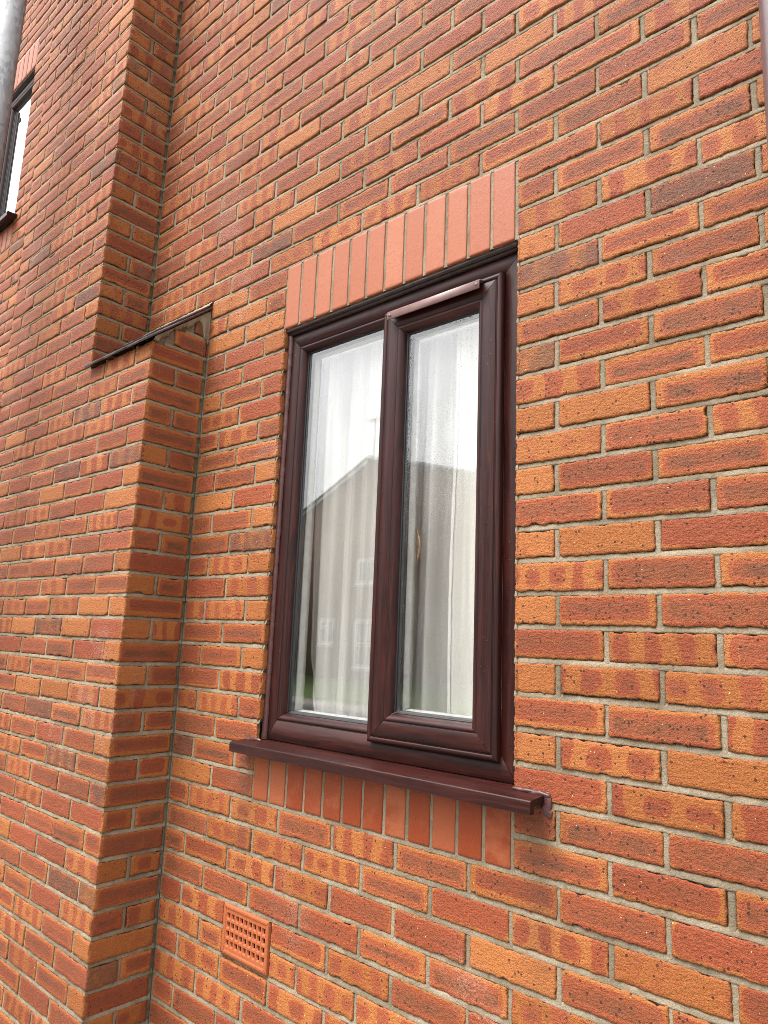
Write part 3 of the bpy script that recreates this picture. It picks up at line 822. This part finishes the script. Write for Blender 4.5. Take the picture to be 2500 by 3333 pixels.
win2.scale.x = -1; win2.location.x = (2 * W2 - 895) * MM

# ---- rooms behind the windows
def room(x0, x1, z0, z1, d, hx0, hx1, hz0, hz1):
    a = Acc(); y0, y1 = 104, d
    a.quad((x0, y1, z0), (x1, y1, z0), (x1, y1, z1), (x0, y1, z1)); a.quad((x0, y0, z0), (x0, y1, z0), (x0, y1, z1), (x0, y0, z1))
    a.quad((x1, y0, z0), (x1, y1, z0), (x1, y1, z1), (x1, y0, z1)); a.quad((x0, y0, z0), (x1, y0, z0), (x1, y1, z0), (x0, y1, z0)); a.quad((x0, y0, z1), (x1, y0, z1), (x1, y1, z1), (x0, y1, z1))
    for p, q, r, s in ((x0, hx0, z0, z1), (hx1, x1, z0, z1), (hx0, hx1, z0, hz0), (hx0, hx1, hz1, z1)):
        a.quad((p, y0, r), (q, y0, r), (q, y0, s), (p, y0, s))
    for (p, r), (q, s) in (((hx0, hz0), (hx1, hz0)), ((hx1, hz0), (hx1, hz1)), ((hx1, hz1), (hx0, hz1)), ((hx0, hz1), (hx0, hz0))):
        a.quad((p, 70, r), (q, 70, s), (q, y0, s), (p, y0, r))
    a.build('room_wall', M_ROOM, house)
room(-1300, 700, -2640, -120, 3200, -889, -2, -1552, -248)
room(-4900, -2720, 100, 2440, 3200, W2 - 889, W2 - 2, 1248, 2307)

# ---- air brick
ab = Acc()
ax0, ax1, az0, az1 = -995, -785, -2169, -2031
yf = -3
cols, rows_ = 9, 4
cx = [ax0 + (ax1 - ax0) * (.115 + .097 * i) for i in range(cols)]; cz = [az1 - (az1 - az0) * (.235 + .178 * j) for j in range(rows_)]
hw, hh_ = 7.2, 9.5
ring(ab, ax0, ax1, az0, az1, [(0, 14), (0, yf + 1.5), (1.5, yf), (11, yf), (12.5, yf + 2.2)])
xs = [ax0 + 12.5] + [q for c in cx for q in (c - hw, c + hw)] + [ax1 - 12.5]
zs = [az0 + 12.5] + [q for c in sorted(cz) for q in (c - hh_, c + hh_)] + [az1 - 12.5]
yp = yf + 2.2
for i in range(len(xs) - 1):
    for j in range(len(zs) - 1):
        a, b, c, d = xs[i], xs[i + 1], zs[j], zs[j + 1]
        if i % 2 == 1 and j % 2 == 1:
            k = 2.6; q = [(a, yp, c), (b, yp, c), (b, yp, d), (a, yp, d)]; t = [(a + k, yp + 4, c + 3.6), (b - k * .3, yp + 4, c + 3.6), (b - k * .3, yp + 4, d - 1.0), (a + k, yp + 4, d - 1.0)]
            u = [(x, yp + 6.5, z) for x, _, z in t]
            ab.add(q + t + u, [(s, (s + 1) % 4, 4 + (s + 1) % 4, 4 + s) for s in range(4)] + [(4 + s, 4 + (s + 1) % 4, 8 + (s + 1) % 4, 8 + s) for s in range(4)])
        else: ab.quad((a, yp, c), (b, yp, c), (b, yp, d), (a, yp, d))
abo = ab.build('air_brick', M_TERRA, house)
bk = Acc(); bk.quad((ax0, 62, az0), (ax1, 62, az0), (ax1, 62, az1), (ax0, 62, az1))
bk.build('cavity_dark', M_BLACK, abo)  # black sheet stands in for the unlit depth behind the holes
tag(abo, 'terracotta air brick with four rows of square holes')

# ---- brown drainpipe at the right
def tube(acc, x, y, zz, rad, n=28):
    v = []
    for z, r in zip(zz, rad): v += [(x + r * math.cos(2 * math.pi * i / n), y + r * math.sin(2 * math.pi * i / n), z) for i in range(n)]
    acc.add(v, [(k * n + i, k * n + (i + 1) % n, (k + 1) * n + (i + 1) % n, (k + 1) * n + i) for k in range(len(zz) - 1) for i in range(n)])
dp = Acc(); tube(dp, 624, -62, (-2740, 4180), (34, 34)); dpo = dp.build('drainpipe', M_PIPE, house, smooth=True)
cl = Acc(); tube(cl, 624, -62, (-445, -444, -374, -368, -366), (34.2, 38.5, 38.5, 37, 34.2)); cl.build('pipe_socket', M_PIPE, dpo, smooth=False)
for z in (1500, -2300):
    bkt = Acc(); tube(bkt, 624, -62, (z, z + 1, z + 24, z + 25), (34.2, 37, 37, 34.2)); bkt.box((565, -26, z), (671, 2, z + 24)); bkt.build('pipe_bracket', M_PIPE, dpo)

# ------------------------------------------------------------------ net curtains
def curtain(x0, x1, z0, z1, y, amp, nx, nz, edge, ph, mat, name):
    v = []; us = np.linspace(0, 1, nx + 1); zs_ = np.linspace(z1, z0, nz + 1)
    for z in zs_:
        t = (z1 - z) / (z1 - z0)
        xl = x0 + edge(t)
        for q in us:
            x = xl + (x1 - xl) * q
            s = (x + 6 * math.sin(t * 3 + q * 9))
            yy = y + amp * (math.sin(s / 17.0 + ph) * (.55 + .45 * math.sin(s / 71.0)) + .7 * math.sin(s / 41.0 + 1.3 * t + ph) + .35 * math.sin(s / 7.3 + 2 * t)) * (1 - .25 * t)
            v.append((x, yy, z))
    a = Acc(); n = nx + 1
    a.add(v, [(r * n + i, r * n + i + 1, (r + 1) * n + i + 1, (r + 1) * n + i) for r in range(nz) for i in range(nx)])
    o = a.build(name, mat, smooth=True)
    # stitched side hem
    h = Acc(); hv = []
    for k, z in enumerate(zs_):
        p = v[k * n]; hv += [(p[0] - 1 + rng.normal(0, .5), p[1] - 2.0, z), (p[0] + 9 + rng.normal(0, .8), p[1] - 3.0, z)]
    h.add(hv, [(2 * k, 2 * k + 1, 2 * k + 3, 2 * k + 2) for k in range(nz)])
    h.build('hem', M_HEM, o, smooth=True)
    return o
sm = lambda t, a, b: (lambda s: s * s * (3 - 2 * s))(min(1, max(0, (t - a) / (b - a))))
c1 = curtain(-853, -12, -1545, -255, 140, 17, 280, 70, lambda t: 10 * sm(t, 0, .25) - 4 * math.sin(t * 5) + 52 * sm(t, .80, .99), .4, M_NET, 'net_curtain')
tag(c1, 'wide sheer white net curtain hanging behind both panes, its left hem lifted at the bottom', 'curtain', 'net curtains behind the brown window')
c2 = curtain(-262, -12, -1545, -255, 108, 3.2, 70, 40, lambda t: 5 * math.sin(t * 7), 1.9, M_NET2, 'net_curtain')
tag(c2, 'narrow thicker net curtain strip overlapping the right edge of the right pane', 'curtain', 'net curtains behind the brown window')

# ------------------------------------------------------------------ pole
pl = Acc(); tube(pl, -2446, -509, (-2752, -1500, 3600, 3604), (57.4, 57.3, 57.3, 30), 48)
po = pl.build('steel_pole', M_ZINC, smooth=True)
po.data.polygons.foreach_set('use_smooth', np.ones(len(po.data.polygons), bool))
tag(po, 'grey galvanised steel pole standing in front of the chimney breast at the left edge', 'pole')

# ------------------------------------------------------------------ ground and the houses opposite
GZ = -2750
def sheet(name, mat, x0, x1, y0, y1, z, kind='structure'):
    a = Acc(); a.quad((x0, y0, z), (x1, y0, z), (x1, y1, z), (x0, y1, z)); o = a.build(name, mat); o['kind'] = kind; return o
M_TAR = mat_simple('wet_asphalt', (0.055, 0.055, 0.057), 0.45, 0.5, nscale=30, var=0.3, bump=0.002)
M_PAV = mat_simple('concrete_paving', (0.22, 0.205, 0.185), 0.6, 0.4, nscale=6, var=0.2, bump=0.002)
M_GRA = mat_simple('lawn_grass', (0.075, 0.120, 0.030), 0.8, 0.2, nscale=3, var=0.35, bump=0.01)
sheet('ground', M_PAV, -300000, 300000, -300000, 300000, GZ - 8)
sheet('pavement', M_PAV, -60000, 60000, -3500, 100, GZ)
sheet('road', M_TAR, -60000, 60000, -10500, -3500, GZ - 4)
la = Acc()
la.add([(-60000, -11800, GZ + 4), (60000, -11800, GZ + 4), (60000, -18400, GZ + 190), (-60000, -18400, GZ + 190), (-60000, -60000, GZ + 190), (60000, -60000, GZ + 190)], [(3, 2, 1, 0), (4, 5, 2, 3)])
tag(la.build('lawn', M_GRA), kind='structure')
M_HB = mat_house_brick(); M_ROOF = mat_simple('brown_roof_tile', (0.075, 0.058, 0.050), 0.7, 0.3, nscale=8, var=0.3)
M_WF = mat_simple('white_window_frame', (0.75, 0.76, 0.76), 0.4, 0.5, var=0.04); M_PN = mat_simple('dark_window_pane', (0.10, 0.12, 0.12), 0.08, 0.6, var=0.1)
def pane_window(par, x0, x1, z0, z1, y, bars):
    a = Acc(); t = 95
    a.box((x0, y - 30, z0), (x1, y + 60, z0 + t)); a.box((x0, y - 30, z1 - t), (x1, y + 60, z1))
    a.box((x0, y - 30, z0 + t), (x0 + t, y + 60, z1 - t)); a.box((x1 - t, y - 30, z0 + t), (x1, y + 60, z1 - t))
    for q in bars:
        if q[0] == 'v': a.box((q[1] - 35, y - 25, z0 + t), (q[1] + 35, y + 50, z1 - t))
        else: a.box((q[2], y - 26, q[1] - 30), (q[3], y + 51, q[1] + 30))
    a.box((x0 - 60, y - 30, z0 - 60), (x1 + 60, y + 110, z0 - 4))
    f = a.build('window', M_WF, par)
    p = Acc(); p.box((x0 + t + 2, y - 8, z0 + t + 2), (x1 - t - 2, y + 8, z1 - t - 2)); p.build('pane', M_PN, f)
HY = -17945
g1 = empty('gable_house', (-17.3, HY * MM, -2.56))
tag(g1, 'brown brick gable house across the road, mirrored in the left pane', 'house')
H0 = -2560
def prism(name, mat, pts, y0, y1, par, loc=None):
    a = Acc(); n = len(pts); v = [(x, y0, z) for x, z in pts] + [(x, y1, z) for x, z in pts]
    a.add(v, [tuple(range(n)), tuple(range(2 * n - 1, n - 1, -1))] + [(i, n + i, n + (i + 1) % n, (i + 1) % n) for i in range(n)])
    o = a.build(name, mat, par)
    return o
def under(par):
    for o in list(par.children): o.matrix_parent_inverse = Matrix.Translation(-par.location)
prism('wall', M_HB, [(-23600, H0), (-12900, H0), (-12900, 4330), (-17450, 5560), (-20900, 3800), (-23600, 3800)], HY, HY - 7000, g1)
rf = prism('roof', M_ROOF, [(-23700, 3830), (-20930, 3830), (-17450, 5600), (-12900, 4370), (-12900, 4530), (-17450, 5770), (-20960, 3990), (-23700, 3990)], HY + 160, HY - 7200, g1)
prism('barge_board', M_WF, [(-20940, 3700), (-17450, 5480), (-17450, 5600), (-20940, 3822)], HY + 200, HY + 164, g1)
pane_window(g1, -19720, -18930, -1360, -410, HY, [('v', -19300), ('h', -700, -19655, -19335)])
pane_window(g1, -17860, -16900, 900, 1840, HY, [('v', -17330)])
pane_window(g1, -17830, -16700, -2150, -410, HY, [('v', -17250), ('h', -1300, -17765, -16765)])
an = Acc(); an.box((-17660, HY - 420, 5500), (-17625, HY - 385, 7500)); an.box((-18050, HY - 415, 7380), (-17000, HY - 390, 7405))
for i in range(7): an.box((-18000 + i * 150, HY - 650, 7385), (-17985 + i * 150, HY - 150, 7400))
an.build('aerial', M_ZINC, g1)
ch = prism('chimney', M_HB, [(-17900, 5000), (-17250, 5000), (-17250, 5900), (-17900, 5900)], HY - 2600, HY - 3300, rf)
under(g1)
g2 = empty('terraced_house', (-8.0, HY * MM, -2.56))
tag(g2, 'brown brick house with a pitched roof across the road, mirrored in the right pane', 'house')
prism('wall', M_HB, [(-12890, H0), (-3000, H0), (-3000, 4300), (-12890, 4300)], HY - 60, HY - 7000, g2)
a = Acc(); a.add([(-12880, HY + 250, 4200), (-2800, HY + 250, 4200), (-2800, HY - 3500, 7000), (-12880, HY - 3500, 7000), (-12880, HY - 7300, 4200), (-2800, HY - 7300, 4200)], [(0, 1, 2, 3), (3, 2, 5, 4), (0, 3, 4), (1, 5, 2), (0, 4, 5, 1)])
a.build('roof', M_ROOF, g2)
for x in (-10800, -7600, -5200): pane_window(g2, x, x + 1200, 900, 1900, HY - 60, [('v', x + 600)]); pane_window(g2, x, x + 1200, -1400, -300, HY - 60, [('v', x + 600)])
under(g2)
